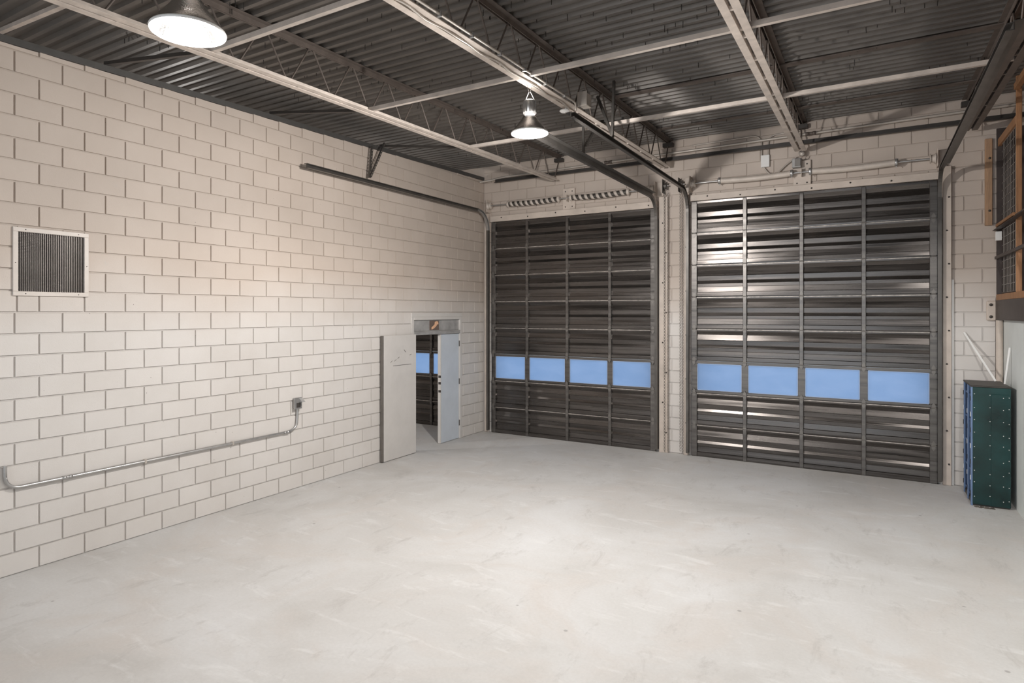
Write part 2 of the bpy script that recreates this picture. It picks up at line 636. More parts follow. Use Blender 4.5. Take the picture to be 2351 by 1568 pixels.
holes = [(d['x0'] - 0.0, d['x1'] + 0.0, 0, d['h'] + 0.03) for d in (D1, D2)]
rects = lay(XL, 3.2, -6.801 + 0.19, 0, deckz(YB) - 0.01, holes + [(1.46, 3.3, 0, 2.6)])
build_blocks(rects, 'Y', wall_back, YB + MORT, 296)

# other walls of the shell
struct('wall_neighbour', MB().box(XFAR - 0.2, XFAR, YREAR, YB + 0.2, 0, 5.6), 'mortar', 'far block wall of the neighbouring bay', 'wall')
rw = MB()
rw.box(XR, XR + 0.1, YREAR, YB - 0.005, 0, 2.33)
wall_right = struct('wall_right', rw, 'board', 'grey white boarded wall under the storage loft on the right', 'wall')
struct('wall_far_right', MB().box(XCAGE, XCAGE + 0.2, YREAR, YB + 0.2, 0, 5.6), 'dark_wall', 'dark wall at the back of the storage loft', 'wall')
rr = MB()
rr.box(XFAR, -6.0, YREAR - 0.2, YREAR, 0, 5.2)
rr.box(0.6, XCAGE, YREAR - 0.2, YREAR, 0, 5.2)
rr.box(-6.0, 0.6, YREAR - 0.2, YREAR, 4.2, 5.2)
struct('wall_rear', rr, 'mortar', 'rear block wall with an unseen wide opening added to let in fill light', 'wall')  # opening added behind the camera so sky light brightens floor and walls

# ------------------------------------------------------------------ roof deck
dk = MB()
pitch = 0.1524
prof = []
y = YREAR - 0.2
while y < YB + 0.22:
    for dy, up in ((0, 0), (0.045, 0), (0.060, 0.038), (0.137, 0.038)):
        yy = y + dy
        prof.append((yy, deckz(yy) + up))
    y += pitch
n = len(prof)
xs_ = [XFAR - 0.2, -9.0, -5.1, -1.0, 2.0, XCAGE + 0.2]
for x in xs_:
    dk.v += [(x, p[0], p[1]) for p in prof]
for i in range(len(xs_) - 1):
    for k in range(n - 1):
        dk.f.append((i * n + k, i * n + k + 1, (i + 1) * n + k + 1, (i + 1) * n + k))
        dk.sm.append(False)
# membrane lying on the deck, closes the roof
dk.add([(x, y, deckz(y) + 0.043) for x in (XFAR - .2, XCAGE + .2) for y in (YREAR - .2, YB + .22)], [(0, 1, 3, 2)])
ceiling = struct('ceiling', dk, 'deck', 'grey brown corrugated steel roof deck', 'ceiling')
sw = MB()
for _ in range(620):
    x = random.uniform(-6.6, 1.4)
    row = random.choice(range(8, 118))
    yy = YREAR - 0.2 + row * pitch + random.choice([0.022, 0.022, 0.10])
    if not 1.2 < yy < YB: continue
    n_ = random.choice([1, 1, 2, 3])
    for q in range(n_):
        L = random.uniform(0.025, 0.062)
        xx = x + q * random.uniform(0.05, 0.32)
        z = deckz(yy) + 0.01
        sw.tube([(xx, yy, z), (xx + random.uniform(-.003, .003), yy, z - L - 0.01)], 0.0042, 5, True, False)
tag(obj('roofing_screws', sw, 'screw', ceiling, normals=False), kind='stuff')

# steel angle on top of the left wall and at the back wall
lg = MB()
ys = [YREAR, YB]
pr_ = [(XL - 0.05, 0.0), (XL + 0.012, 0.0), (XL + 0.012, 0.065), (XL - 0.05, 0.065)]
vs = [(p[0], yy, lwtop(yy) + p[1] - 0.004) for yy in ys for p in pr_]
lg.add(vs, [(0, 1, 5, 4), (1, 2, 6, 5), (2, 3, 7, 6), (3, 0, 4, 7), (0, 3, 2, 1), (4, 5, 6, 7)])
tag(obj('wall_cap_angle', lg, 'ledger'), 'dark steel angle capping the top of the left wall', 'steel angle')

# ------------------------------------------------------------------ open web joists
SL = 0.0235
NODE = 4.71


def make_joist(X, label, y0, y1, bot='joist_light'):
    t = thing('roof_joist', label, 'joist', (X, y1, chordz(y1)), 'open web roof joists')
    # bottom chord: two angles with a gap
    m = MB()
    for s in (-1, 1):
        a, b = X + s * 0.014, X + s * 0.080
        m.prism([(a, 4.665), (b, 4.665), (b, 4.672), (a + s * 0.007, 4.672), (a + s * 0.007, 4.722), (a, 4.722)], 'Y', y0, y1 - 0.14)
    q = y0 + 0.35
    while q < y1 - 0.3:
        m.box(X - 0.014, X + 0.014, q, q + 0.03, 4.668, 4.70)
        q += 0.61
    m.shear(SL)
    obj('bottom_chord', m, bot, t)
    m = MB()
    top = 5.163
    for s in (-1, 1):
        a, b = X + s * 0.012, X + s * 0.070
        m.prism([(a, top), (b, top), (b, top - 0.007), (a + s * 0.007, top - 0.007), (a + s * 0.007, top - 0.055), (a, top - 0.055)], 'Y', y0, y1 + 0.1)
    m.shear(SL)
    obj('top_chord', m, 'joist_dark', t)
    k0 = int(math.floor((y0 - NODE) / 0.61)) + 1
    k = k0
    while NODE + k * 0.61 < y1 - 0.25:
        yt = NODE + k * 0.61
        for s in (-1, 1):
            yb = yt + s * 0.29
            if y0 < yb < y1 - 0.16:
                m = MB().tube([(X, yt + s * 0.02, deckz(yt) - 0.03), (X, yb, chordz(yb) + 0.025)], 0.0095, 6)
                obj('web_rod', m, 'joist_dark', t, normals=False)
        k += 1
    m = MB().tube([(X, y1 + 0.04, deckz(y1) - 0.05), (X, y1 - 0.18, chordz(y1) + 0.02)], 0.011, 6)
    obj('web_rod', m, 'joist_dark', t, normals=False)
    m = MB().box(X - 0.085, X + 0.085, y1 - 0.02, y1 + 0.16, deckz(y1) - 0.12, deckz(y1) - 0.055)
    obj('bearing_seat', m, 'bar_dark', t)
    return t


for X, lab in ((-5.081, 'open web steel joist nearest the left block wall'),
               (-3.006, 'open web steel joist carrying the conduit and the hanging lamps'),
               (-0.929, 'open web steel joist ending above the right overhead door spring bracket'),
               (1.156, 'dark open web steel joist beside the storage loft')):
    make_joist(X, lab, -6.8, 10.89, 'joist_dark' if X > 1 else 'joist_light')  # loft-side bottom chord goes dark: the dim corner is put into its colour

# bridging angles between the joists
for yb_, lab in ((3.50, 'steel bridging angle across the joists nearest the camera'),
                 (5.60, 'steel bridging angle crossing the joists above the far hanging lamp'),
                 (7.78, 'steel bridging angle crossing the joists just behind the far hanging lamp')):
    z = chordz(yb_) + 0.010
    m = MB()
    m.prism([(yb_ - 0.022, z), (yb_ + 0.022, z), (yb_ + 0.022, z + 0.005), (yb_ - 0.017, z + 0.005), (yb_ - 0.017, z + 0.045), (yb_ - 0.022, z + 0.045)],
            'X', -5.16, 1.24)
    t = thing('bridging_bar', lab, 'steel bar', (-2, yb_, z), 'joist bridging bars')
    obj('angle', m, 'bridging', t)
    za, zb = z + 0.005, lwtop(yb_) + 0.06
    m = MB().add([(-5.09, yb_ - .02, za), (-5.09, yb_ + .02, za), (-5.09, yb_ + .02, za + .035), (-5.09, yb_ - .02, za + .035),
                  (XL, yb_ - .02, zb), (XL, yb_ + .02, zb), (XL, yb_ + .02, zb + .035), (XL, yb_ - .02, zb + .035)],
                 [(0, 1, 2, 3), (4, 7, 6, 5), (0, 4, 5, 1), (1, 5, 6, 2), (2, 6, 7, 3), (3, 7, 4, 0)])
    obj('wall_tie', m, 'bar_dark', t)
m = MB().add([(-5.10, 2.35, 4.735), (-5.10, 2.39, 4.735), (-5.10, 2.39, 4.77), (-5.10, 2.35, 4.77),
              (XL, 2.55, 4.985), (XL, 2.59, 4.985), (XL, 2.59, 5.02), (XL, 2.55, 5.02)],
             [(0, 1, 2, 3), (4, 7, 6, 5), (0, 4, 5, 1), (1, 5, 6, 2), (2, 6, 7, 3), (3, 7, 4, 0)])
tag(obj('wall_tie_bar', m, 'bridging'), 'pale steel bar from the left wall up to the nearest joist, upper left', 'steel bar')
for yb_, lab in ((8.05, 'flat dark brown steel strip under the roof deck in front of the back wall'),
                 (10.0, 'flat dark brown steel strip under the roof deck close to the back wall')):
    m = MB().box(-2.94, 4.3, yb_, yb_ + 0.11, deckz(yb_) - 0.026, deckz(yb_) - 0.012)
    tag(obj('deck_strip', m, 'joist_dark'), lab, 'steel strip')
m = MB().prism([(10.785, 5.035), (10.840, 5.035), (10.840, 5.105), (10.833, 5.105), (10.833, 5.042), (10.785, 5.042)], 'X', -6.45, 3.0)
tag(obj('bridging_bar', m, 'bar_dark'), 'long dark steel angle running along the back wall at joist ends', 'steel bar', 'joist bridging bars')

# ------------------------------------------------------------------ sectional overhead doors
YD = YB - 0.01      # back skin of the doors
SEC = [(0.0, 0.0), (0.0, 0.034), (0.03, 0.036), (0.135, 0.034), (0.150, 0.012), (0.300, 0.006), (0.315, 0.009), (0.405, 0.009),
       (0.418, 0.024), (0.492, 0.008), (0.508, 0.010), (0.640, 0.012), (0.655, 0.032), (0.815, 0.008), (0.835, 0.012),
       (0.925, 0.038), (0.982, 0.040), (0.982, 0.006), (1.0, 0.006), (1.0, 0.0)]
_hm = None


def hinge_mesh():
    global _hm
    if _hm: return _hm
    m = MB()
    for s in (1, -1):
        pts = [(-0.024, 0.008 * s), (0.024, 0.008 * s), (0.024, 0.038 * s), (0.0, 0.075 * s), (-0.024, 0.038 * s)]
        m.add([(x, 0, z) for x, z in pts] + [(x, -0.006, z) for x, z in pts],
              [(0, 1, 2, 3, 4), (9, 8, 7, 6, 5)] + [(i, (i + 1) % 5, (i + 1) % 5 + 5, i + 5) for i in range(5)])
        m.tube([(0, -0.004, 0.045 * s), (0, -0.011, 0.045 * s)], 0.006, 6)
    m.tube([(-0.034, -0.007, 0), (0.034, -0.007, 0)], 0.0085, 8)
    me = mesh_from('hinge', m, 'hinge', (0, 0, 0))
    fix_normals(me)
    _hm = me
    return me


def overhead_door(name, d, label, simple_=False):
    x0, x1, H, st = d['x0'], d['x1'], d['h'], d['st']
    t = thing(name, label, 'door', ((x0 + x1) / 2, YD, 0))
    t['kind'] = 'structure'
    h = H / 8.0
    cache = {}
    for k in range(8):
        zb = k * h
        glazed = (k == 2)
        if not glazed:
            if 'f' not in cache:
                m = MB().prism([(YD - dd, f * h) for f, dd in SEC], 'X', x0 + 0.01, x1 - 0.01)
                o = obj('section', m, 'door', t, origin=((x0 + x1) / 2, YD, 0))
                cache['f'] = o.data
                s = o
            else:
                s = inst('section', cache['f'], t, ((x0 + x1) / 2, YD, zb))
        else:
            m = MB()
            m.bbox(x0 + .01, x1 - .01, YD - 0.036, YD, zb + 0.001, zb + 0.042, 0.004)
            m.bbox(x0 + .01, x1 - .01, YD - 0.036, YD, zb + h - 0.047, zb + h - 0.003, 0.004)
            s = obj('section', m, 'stile', t, origin=((x0 + x1) / 2, YD, zb))
        if k < 7 and k != 2:  # pale strip: worn edge with the seam highlight painted in
            if 'seam_highlight' not in cache:
                m = MB().box(x0 + .012, x1 - .012, YD - 0.0425, YD - 0.0395, h * 0.962, h * 0.982)
                m.box(x0 + .012, x1 - .012, YD - 0.0425, YD - 0.012, h * 0.982, h * 0.986)
                o = obj('edge_highlight', m, 'seam_highlight', s, origin=((x0 + x1) / 2, YD, 0))
                cache['seam_highlight'] = o.data
            else:
                inst('edge_highlight', cache['seam_highlight'], s, ((x0 + x1) / 2, YD, zb))
        for i, sx in enumerate(st):
            wd_ = 0.058
            a, b = sx - wd_ / 2, sx + wd_ / 2
            if i == 0: a, b = x0 + 0.012, x0 + 0.105
            if i == 4: a, b = x1 - 0.105, x1 - 0.012
            dep = 0.052
            if glazed:
                if 0 < i < 4: a, b = sx - 0.05, sx + 0.05
                m = MB().bbox(a, b, YD - 0.036, YD, zb + 0.040, zb + h - 0.046, 0.004)
                obj('stile', m, 'stile', s)
            else:
                if ('s', i) not in cache:
                    m = MB().bbox(a, b, YD - dep, YD - 0.008, 0.006, h - 0.010, 0.005)
                    o = obj('stile', m, 'stile', s, origin=((a + b) / 2, YD, 0))
                    if k: o.location.z = 0
                    cache['s', i] = o.data
                else:
                    inst('stile', cache['s', i], s, ((a + b) / 2, YD, zb))
            if k < 7:
                o = inst('hinge', hinge_mesh(), s, ((a + b) / 2, YD - dep - 0.001, zb + h - 0.003))
        if glazed:
            for i in range(4):
                a = (st[i] + 0.05) if i else x0 + 0.105
                b = (st[i + 1] - 0.05) if i < 3 else x1 - 0.105
                zz0, zz1 = zb + 0.042, zb + h - 0.047
                pn = obj('pane', MB().box(a, b, YD - 0.020, YD - 0.014, zz0, zz1), 'pane', s)
                m = MB()
                for q in ((a, b, zz0, zz0 + .008), (a, b, zz1 - .008, zz1), (a, a + .008, zz0, zz1), (b - .008, b, zz0, zz1)):
                    m.box(q[0], q[1], YD - 0.029, YD - 0.020, q[2], q[3])
                obj('glazing_bead', m, 'bead', pn)
    return t


door_1 = overhead_door('door_1', D1, 'dark brown steel sectional overhead door nearest the left wall corner')
door_2 = overhead_door('door_2', D2, 'dark brown steel sectional overhead door on the right, beside the green cabinet')
door_3 = overhead_door('door_3', D3, 'dark steel overhead door of the neighbouring bay, seen through the doorway')

# headers and jambs
def board(name, label, x0, x1, z0, z1, th=0.035, mat='tan', bolts=()):
    o = struct(name, MB().bbox(x0, x1, YB - th - 0.03, YB - 0.002, z0, z1, 0.006), mat, label, 'trim')
    for bx_, bz in bolts:
        m = MB().lathe([(0.0, YB - th - 0.046), (0.009, YB - th - 0.046), (0.013, YB - th - 0.031), (0.0, YB - th - 0.0305)], bx_, bz, 8, 'Y')
        obj('bolt', m, 'bar_dark', o)
    return o


bl = [(-6.35 + i * 0.6, 4.33 + 0.012 * (-1) ** i) for i in range(6)]
board('trim_1', 'tan timber header board over the left overhead door', -6.62, -3.20, 4.268, 4.385, bolts=bl)
bl = [(-2.35 + i * 0.52, 4.375 + 0.014 * (-1) ** i) for i in range(6)]
board('trim_2', 'tan timber header board over the right overhead door', -2.63, 0.82, 4.325, 4.43, bolts=bl)
board('trim_3', 'tan jamb board with bolts between left door and block pier', -3.165, -3.012, 0, 4.45, bolts=[(-3.07 + 0.03 * (-1) ** i, 0.35 + i * 0.52) for i in range(8)])
board('trim_4', 'narrow tan jamb board left of the right overhead door', -2.745, -2.665, 0, 4.45, bolts=[(-2.70, 0.55 + i * 0.75) for i in range(5)])
board('trim_5', 'tan jamb board with bolts right of the right overhead door', 0.862, 0.962, 0, 4.50, bolts=[(0.92 + 0.012 * (-1) ** i, 0.3 + i * 0.47) for i in range(9)])
board('trim_6', 'narrow tan jamb board in the left corner beside the door', -6.76, -6.665, 0, 4.45, 0.02)
m = MB().bbox(0.962, 0.992, YB - 0.03, YB - .002, 0, 2.9, 0.004)
struct('trim_7', m, 'white', 'thin pale guard strip beside the right door jamb', 'trim')

# ------------------------------------------------------------------ door tracks
def track(label, X, zt, ystart, side, zbot=0.05, group='overhead door tracks'):
    """horizontal C track running back from the door, a curved length and the vertical length"""
    t = thing('door_track', label, 'door track', (X, YB - 0.1, 0), group)
    yv = YB - 0.115
    R = 0.36
    # section: open channel facing the door side
    def sect(s): return [(0.0, 0.028), (0.046 * s, 0.028), (0.046 * s, 0.021), (0.006 * s, 0.021), (0.006 * s, -0.021), (0.046 * s, -0.021), (0.046 * s, -0.028), (0.0, -0.028)]
    S = sect(side)
    m = MB().prism([(X + p[0], zt + p[1]) for p in S], 'Y', ystart, yv - R)
    obj('horizontal_rail', m, 'track', t)
    m = MB().prism([(X - side * 0.001, zt - 0.02), (X - side * 0.006, zt - 0.02), (X - side * 0.006, zt + 0.040), (X - side * 0.068, zt + 0.040), (X - side * 0.068, zt + 0.046), (X - side * 0.001, zt + 0.046)],
                   'Y', ystart + 0.02, yv - R + 0.05)
    obj('stiffening_angle', m, 'track', t)
    m = MB()
    n = len(S)
    N = 10
    vs, fs = [], []
    for i in range(N + 1):
        a = math.pi / 2 * i / N
        cy, cz = yv - R, zt - R
        for p in S:
            r = R + p[1]
            vs.append((X + p[0], cy + r * math.sin(a), cz + r * math.cos(a)))
    for i in range(N):
        for k in range(n):
            fs.append((i * n + k, i * n + (k + 1) % n, (i + 1) * n + (k + 1) % n, (i + 1) * n + k))
    m.add(vs, fs)
    obj('curved_rail', m, 'galv' if X < -6 else 'track', t)
    m = MB().prism([(X + p[0], yv + p[1]) for p in S], 'Z', zbot, zt - R)
    obj('vertical_rail', m, 'track', t)
    m = MB()
    m.prism([(X - side * 0.002, yv + 0.026), (X - side * 0.006, yv + 0.026), (X - side * 0.006, YB - .01), (X - side * 0.002, YB - .01)], 'Z', zbot, zt - R)
    obj('mounting_angle', m, 'galv' if X < -6 else 'bar_dark', t)
    return t


track('dark overhead door track along the left block wall', -6.655, 4.455, 6.08, 1)
track('overhead door track ending behind the far hanging lamp', -3.175, 4.415, 6.15, -1)
track('overhead door track of the right door, hung below the lamp joist', -2.685, 4.50, 6.05, 1)
track('large overhead door track slanting past the storage loft', 0.845, 4.42, 5.60, -1)

# perforated hanger angles for the tracks
def strap(m, a, b, w=0.032, holes=True):
    a, b = Vector(a), Vector(b)
    d = (b - a).normalized()
    side = Vector((0, 1, 0)) if abs(d.y) < 0.6 else Vector((0, 0, 1))
    side = (side - d * side.dot(d)).normalized()
    nn = d.cross(side)
    L = (b - a).length
    n = max(1, int(L / 0.05))
    # two flanges; the flat flange is broken by slots
    for i in range(n):
        p, q = a + d * (L * i / n), a + d * (L * (i + 1) / n)
        mid = p + (q - p) * 0.55
        for (u0, u1, s0, s1) in ((p, mid, 0, w), (mid, q, 0, w * 0.32), (mid, q, w * 0.68, w)):
            c = [u0 + side * s0, u1 + side * s0, u1 + side * s1, u0 + side * s1]
            m.add([*c, *[x + nn * 0.003 for x in c]], [(0, 1, 2, 3), (7, 6, 5, 4), (0, 4, 5, 1), (1, 5, 6, 2), (2, 6, 7, 3), (3, 7, 4, 0)])
    c = [a, b, b + nn * w, a + nn * w]
    m.add([*c, *[x + side * 0.003 for x in c]], [(0, 1, 2, 3), (7, 6, 5, 4), (0, 4, 5, 1), (1, 5, 6, 2), (2, 6, 7, 3), (3, 7, 4, 0)])


def hanger(label, upr, braces):
    t = thing('track_hanger', label, 'bracket', upr[0], 'perforated track hangers')
    m = MB(); strap(m, *upr); obj('upright', m, 'track', t, normals=False)
    for b in braces:
        m = MB(); strap(m, *b); obj('brace', m, 'track', t, normals=False)


hanger('perforated angle hanger holding the track on the left block wall', ((-6.69, 7.40, 4.54), (-6.69, 7.46, 5.05)),
       [((-6.67, 7.40, 4.56), (-6.64, 7.70, 5.15))])
hanger('perforated hanger of the track right of the far hanging lamp', ((-3.19, 7.62, 4.44), (-3.19, 7.62, 5.33)),
       [((-3.20, 7.66, 4.60), (-3.20, 8.15, 5.05)), ((-3.25, 7.63, 4.87), (-2.66, 7.63, 4.87))])
hanger('perforated hanger tying the right door track to the joist', ((-2.70, 7.35, 4.53), (-2.70, 7.42, 5.30)),
       [((-2.70, 7.37, 4.60), (-2.99, 7.60, 5.22))])

# ------------------------------------------------------------------ torsion spring assemblies
def springs(label, xl, xr, xc, z, s1, s2, ribbed):
    yc = YB - 0.13
    t = thing('torsion_spring_assembly', label, 'door spring', (xc, YB, z - 0.2), 'overhead door spring assemblies')
    obj('shaft', MB().tube([(xl, yc, z), (xr, yc, z)], 0.013, 10), 'galv', t)
    for a, b in (s1, s2):
        N = 60 if ribbed else 44
        L = b - a
        def sag(u): return -0.018 * math.sin(math.pi * u)
        path, rad = [], []
        for i in range(N * 2 + 1):
            u = i / (N * 2)
            path.append((a + L * u, yc, z + sag(u)))
            rad.append((0.047 if ribbed else 0.044) + (0.004 if i % 2 else 0.0))
        sp = obj('spring', MB().tube(path, rad, 14), 'spring_dark' if ribbed else 'spring_tan', t)
        if ribbed:
            m = MB()
            turns = 9
            NN = turns * 16
            vs, fs = [], []
            for i in range(NN + 1):
                u = i / NN
                an = 2 * math.pi * turns * u
                for du in (0.0, 0.055):
                    for rr_ in (0.049, 0.054):
                        x = a + L * (u * 0.93) + du
                        vs.append((x, yc + rr_ * math.cos(an), z + sag(u) + rr_ * math.sin(an)))
            for i in range(NN):
                o = i * 4
                fs += [(o + 1, o + 3, o + 7, o + 5), (o, o + 1, o + 5, o + 4), (o + 3, o + 2, o + 6, o + 7)]
            m.add(vs, fs, True)
            obj('painted_band', m, 'spring_tan', sp, normals=False)
        for e in (a, b):
            m = MB().lathe([(0.016, e - 0.022), (0.052, e - 0.022), (0.056, e - 0.012), (0.056, e + 0.012), (0.052, e + 0.022), (0.016, e + 0.022)], yc, z, 14, 'X')
            for q in (0.6, 2.7, 4.8):
                m.tube([(e, yc + .05 * math.cos(q), z + .05 * math.sin(q)), (e, yc + .075 * math.cos(q), z + .075 * math.sin(q))], 0.006, 6)
            obj('spring_cone', m, 'galv' if not ribbed else 'spring_tan', t)
    m = MB().bbox(xc - 0.125, xc + 0.125, YB - 0.045, YB - 0.003, z - 0.215, z + 0.20, 0.005)
    cb = obj('centre_bracket', m, 'tan', t)
    m = MB()
    m.prism([(xc - 0.004, YB - 0.045), (xc + 0.004, YB - 0.045), (xc + 0.004, yc - 0.03), (xc - 0.004, yc - 0.03)], 'Z', z - 0.06, z + 0.06)
    obj('bearing_plate', m, 'spring_tan', t)
    for bx_ in (-0.07, 0.07):
        for bz in (-0.15, 0.14):
            m = MB().lathe([(0, YB - 0.056), (0.009, YB - 0.056), (0.012, YB - 0.044), (0, YB - 0.044)], xc + bx_, z + bz, 8, 'Y')
            obj('bolt', m, 'bar_dark', cb)
    for e, s in ((xl, 1), (xr, -1)):
        m = MB().lathe([(0.015, e), (0.075, e), (0.075, e + s * .010), (0.056, e + s * .014), (0.052, e + s * .06), (0.07, e + s * .064), (0.07, e + s * .07), (0.015, e + s * .07)], yc, z, 18, 'X')
        obj('cable_drum', m, 'spring_tan', t)
        m = MB().bbox(e - s * 0.016 - 0.006, e - s * 0.016 + 0.006, yc - 0.06, YB - 0.003, z - 0.12, z + 0.13, 0.003)
        m.bbox(min(e - s * .02, e - s * .13), max(e - s * .02, e - s * .13), YB - 0.03, YB - 0.003, z - 0.12, z + 0.13, 0.003)
        obj('end_plate', m, 'tan', t)
    return t


springs('coiled torsion springs with painted bands over the left door', -6.62, -3.23, -4.885, 4.585, (-6.15, -5.06), (-4.80, -3.70), True)
springs('smooth tan torsion springs over the right door', -2.60, 0.78, -0.925, 4.61, (-2.14, -1.06), (-0.80, 0.31), False)

# chain hoist wheels and hand chains on the pier
def chain(label, pts, group):
    t = thing('hand_chain', label, 'chain', (pts[0][0], pts[0][1], pts[0][2]), group)
    for (x, y, z0, z1) in pts:
        m = MB()
        z, k = z1, 0
        while z > z0:
            L, r = 0.034, 0.0028
            w = 0.011
            a = (math.pi / 2 * k) + 0.5
            ux, uy = math.cos(a) * w, math.sin(a) * w
            loop = []
            for (su, sz) in ((1, .35), (.6, .5), (-.6, .5), (-1, .35), (-1, -.35), (-.6, -.5), (.6, -.5), (1, -.35), (1, .35)):
                loop.append((x + ux * su, y + uy * su, z + sz * L))
            m.tube(loop, r, 4, False)
            z -= 0.027
            k += 1
        tag(obj('chain_links', m, 'chainm', t, normals=False), kind='stuff')
    return t


chain('looped hand chain hanging at the left side of the block pier', [(-3.055, YB - 0.12, 0.03, 4.50), (-3.000, YB - 0.10, 0.03, 4.50)], 'hand chains on the pier')
chain('looped hand chain hanging at the right side of the block pier', [(-2.745, YB - 0.12, 0.03, 4.56), (-2.790, YB - 0.10, 0.06, 4.52)], 'hand chains on the pier')
for X, z, lab in ((-3.03, 4.62, 'dark chain hoist wheel at the upper right of the left door'), (-2.76, 4.62, 'dark chain hoist wheel at the upper left of the right door')):
    t = thing('chain_hoist', lab, 'chain hoist', (X, YB, z), 'chain hoists')
    m = MB().lathe([(0.012, X - .022), (0.075, X - .022), (0.055, X - .006), (0.055, X + .006), (0.075, X + .022), (0.012, X + .022)], YB - 0.115, z, 16, 'X')
    obj('sprocket', m, 'track', t)
    m = MB().bbox(X - 0.045, X - 0.036, YB - 0.19, YB - .003, z - 0.13, z + 0.11, 0.003)
    obj('bracket', m, 'bar_dark', t)
    m = MB().tube([(X - .05, YB - .115, z), (X + .05, YB - .115, z)], 0.011, 8)
    obj('axle', m, 'galv', t)

# ------------------------------------------------------------------ conduits, boxes and pipes on the back wall
t = thing('wall_pipe', 'long tan pipe with couplings running along the top of the back wall', 'pipe', (-2.5, YB, 5.15))
zp = lambda x: 5.135 + 0.011 * (x + 6.75)
obj('pipe', MB().tube([(XL + .02, 10.78, 5.075), (-6.55, 10.85, 5.105), (-6.3, 10.875, zp(-6.3)), (3.0, 10.875, zp(3.0))], 0.021, 10), 'conduit', t)
for x in (-4.08, -0.80):
    m = MB().lathe([(0.021, x - .07), (0.031, x - .07), (0.031, x - .03), (0.026, x - .028), (0.026, x + .028), (0.031, x + .03), (0.031, x + .07), (0.021, x + .07)], 10.875, zp(x), 12, 'X')
    obj('coupling', m, 'joist_dark', t)
t = thing('junction_box', 'small tan junction box with conduits above the right overhead door', 'junction box', (-1.456, YB, 4.77))
obj('body', MB().bbox(-1.52, -1.392, YB - 0.06, YB - .003, 4.77, 4.965, 0.006), 'white', t)


def arc(c, r, a0, a1, plane, n=8):
    out = []
    for i in range(n + 1):
        a = a0 + (a1 - a0) * i / n
        if plane == 'XZ': out.append((c[0] + r * math.cos(a), c[1], c[2] + r * math.sin(a)))
        if plane == 'YZ': out.append((c[0], c[1] + r * math.cos(a), c[2] + r * math.sin(a)))
    return out


yc = YB - 0.03
obj('conduit', MB().tube([(-2.62, yc, 5.275), (-1.68, yc, 5.295)] + arc((-1.64, yc, 5.165), 0.13, math.pi / 2, 0, 'XZ') + [(-1.51, yc, 4.96)], 0.0115, 8), 'conduit', t)
obj('conduit', MB().tube([(-0.95, yc, 5.285), (-1.26, yc, 5.275)] + arc((-1.29, yc, 5.155), 0.12, math.pi / 2, math.pi, 'XZ') + [(-1.41, yc, 4.96)], 0.0115, 8), 'conduit', t)
pth = []
for i in range(17):
    u = i / 16
    pth.append((-1.475 + 0.47 * u, yc - 0.02, 4.77 - 0.13 * math.sin(math.pi * min(1, u * 1.25)) * (1 - u) * 1.7 + 0.055 * u * u + (0.045 if u > .8 else 0) * (u - .8) * 5))
obj('flexible_cable', MB().tube(pth, 0.011, 8), 'conduit', t)
t = thing('operator_box', 'small grey operator box on the right door spring bracket', 'box', (-0.99, YB, 4.66))
obj('body', MB().bbox(-1.055, -0.93, YB - 0.16, YB - 0.045, 4.69, 4.83, 0.006), 'frame_grey', t)
obj('cover', MB().bbox(-1.015, -0.935, YB - 0.168, YB - 0.16, 4.71, 4.82, 0.004), 'hinge', t)
t = thing('pulley', 'small pale pulley block under the middle joist end', 'pulley', (-0.92, YB - 0.1, 4.90))
obj('wheel', MB().lathe([(0.0, YB - .13), (0.045, YB - .13), (0.037, YB - .115), (0.045, YB - .10), (0.0, YB - .10)], -0.92, 4.905, 16, 'Y'), 'conduit', t)
obj('hook', MB().tube([(-0.92, YB - .115, 4.905), (-0.93, YB - .115, 4.86)] + arc((-0.93 + .03, YB - .115, 4.845), 0.03, math.pi, math.pi * 2.2, 'XZ'), 0.007, 6), 'conduit', t)

# ------------------------------------------------------------------ left wall: grille, socket, doorway
t = thing('wall_vent', 'square pale framed air vent grille on the left block wall', 'vent', (XL, 3.0, 2.59))
m = MB()
y0, y1, z0, z1, w = 2.667, 3.327, 2.593, 3.235, 0.042
for q in ((y0, y1, z0, z0 + w), (y0, y1, z1 - w, z1), (y0, y0 + w, z0 + w, z1 - w), (y1 - w, y1, z0 + w, z1 - w)):
    m.bbox(XL, XL + 0.018, q[0], q[1], q[2], q[3], 0.003)
fr = obj('frame', m, 'vent', t)
for yy, zz in ((2.77, z0 + .02), (3.23, z0 + .02), (2.77, z1 - .02), (3.23, z1 - .02), (y0 + .02, 2.9), (y1 - .02, 2.9)):
    obj('screw', MB().lathe([(0, XL + .0215), (0.004, XL + .021), (0.005, XL + .0175), (0, XL + .0175)], yy, zz, 8, 'X'), 'bar_dark', fr)
obj('duct', MB().box(XL - 0.16, XL - 0.15, LV[0], LV[1], LV[2], LV[3]), 'black', t)
nf = 36
m = MB().box(-0.034, 0.0, -0.0016, 0.0016, 0, LV[3] - LV[2] - 0.0)
for k in range(40):
    zz = (LV[3] - LV[2]) * (k + .5) / 40
    m.box(-0.012, -0.006, 0.0016, 0.0075, zz - .0022, zz + .0022)
fin_me = mesh_from('fin', m, 'fin', (0, 0, 0))
for i in range(nf):
    yy = LV[0] + (LV[1] - LV[0]) * (i + .5) / nf
    inst('fin', fin_me, t, (XL + 0.004, yy, LV[2]))

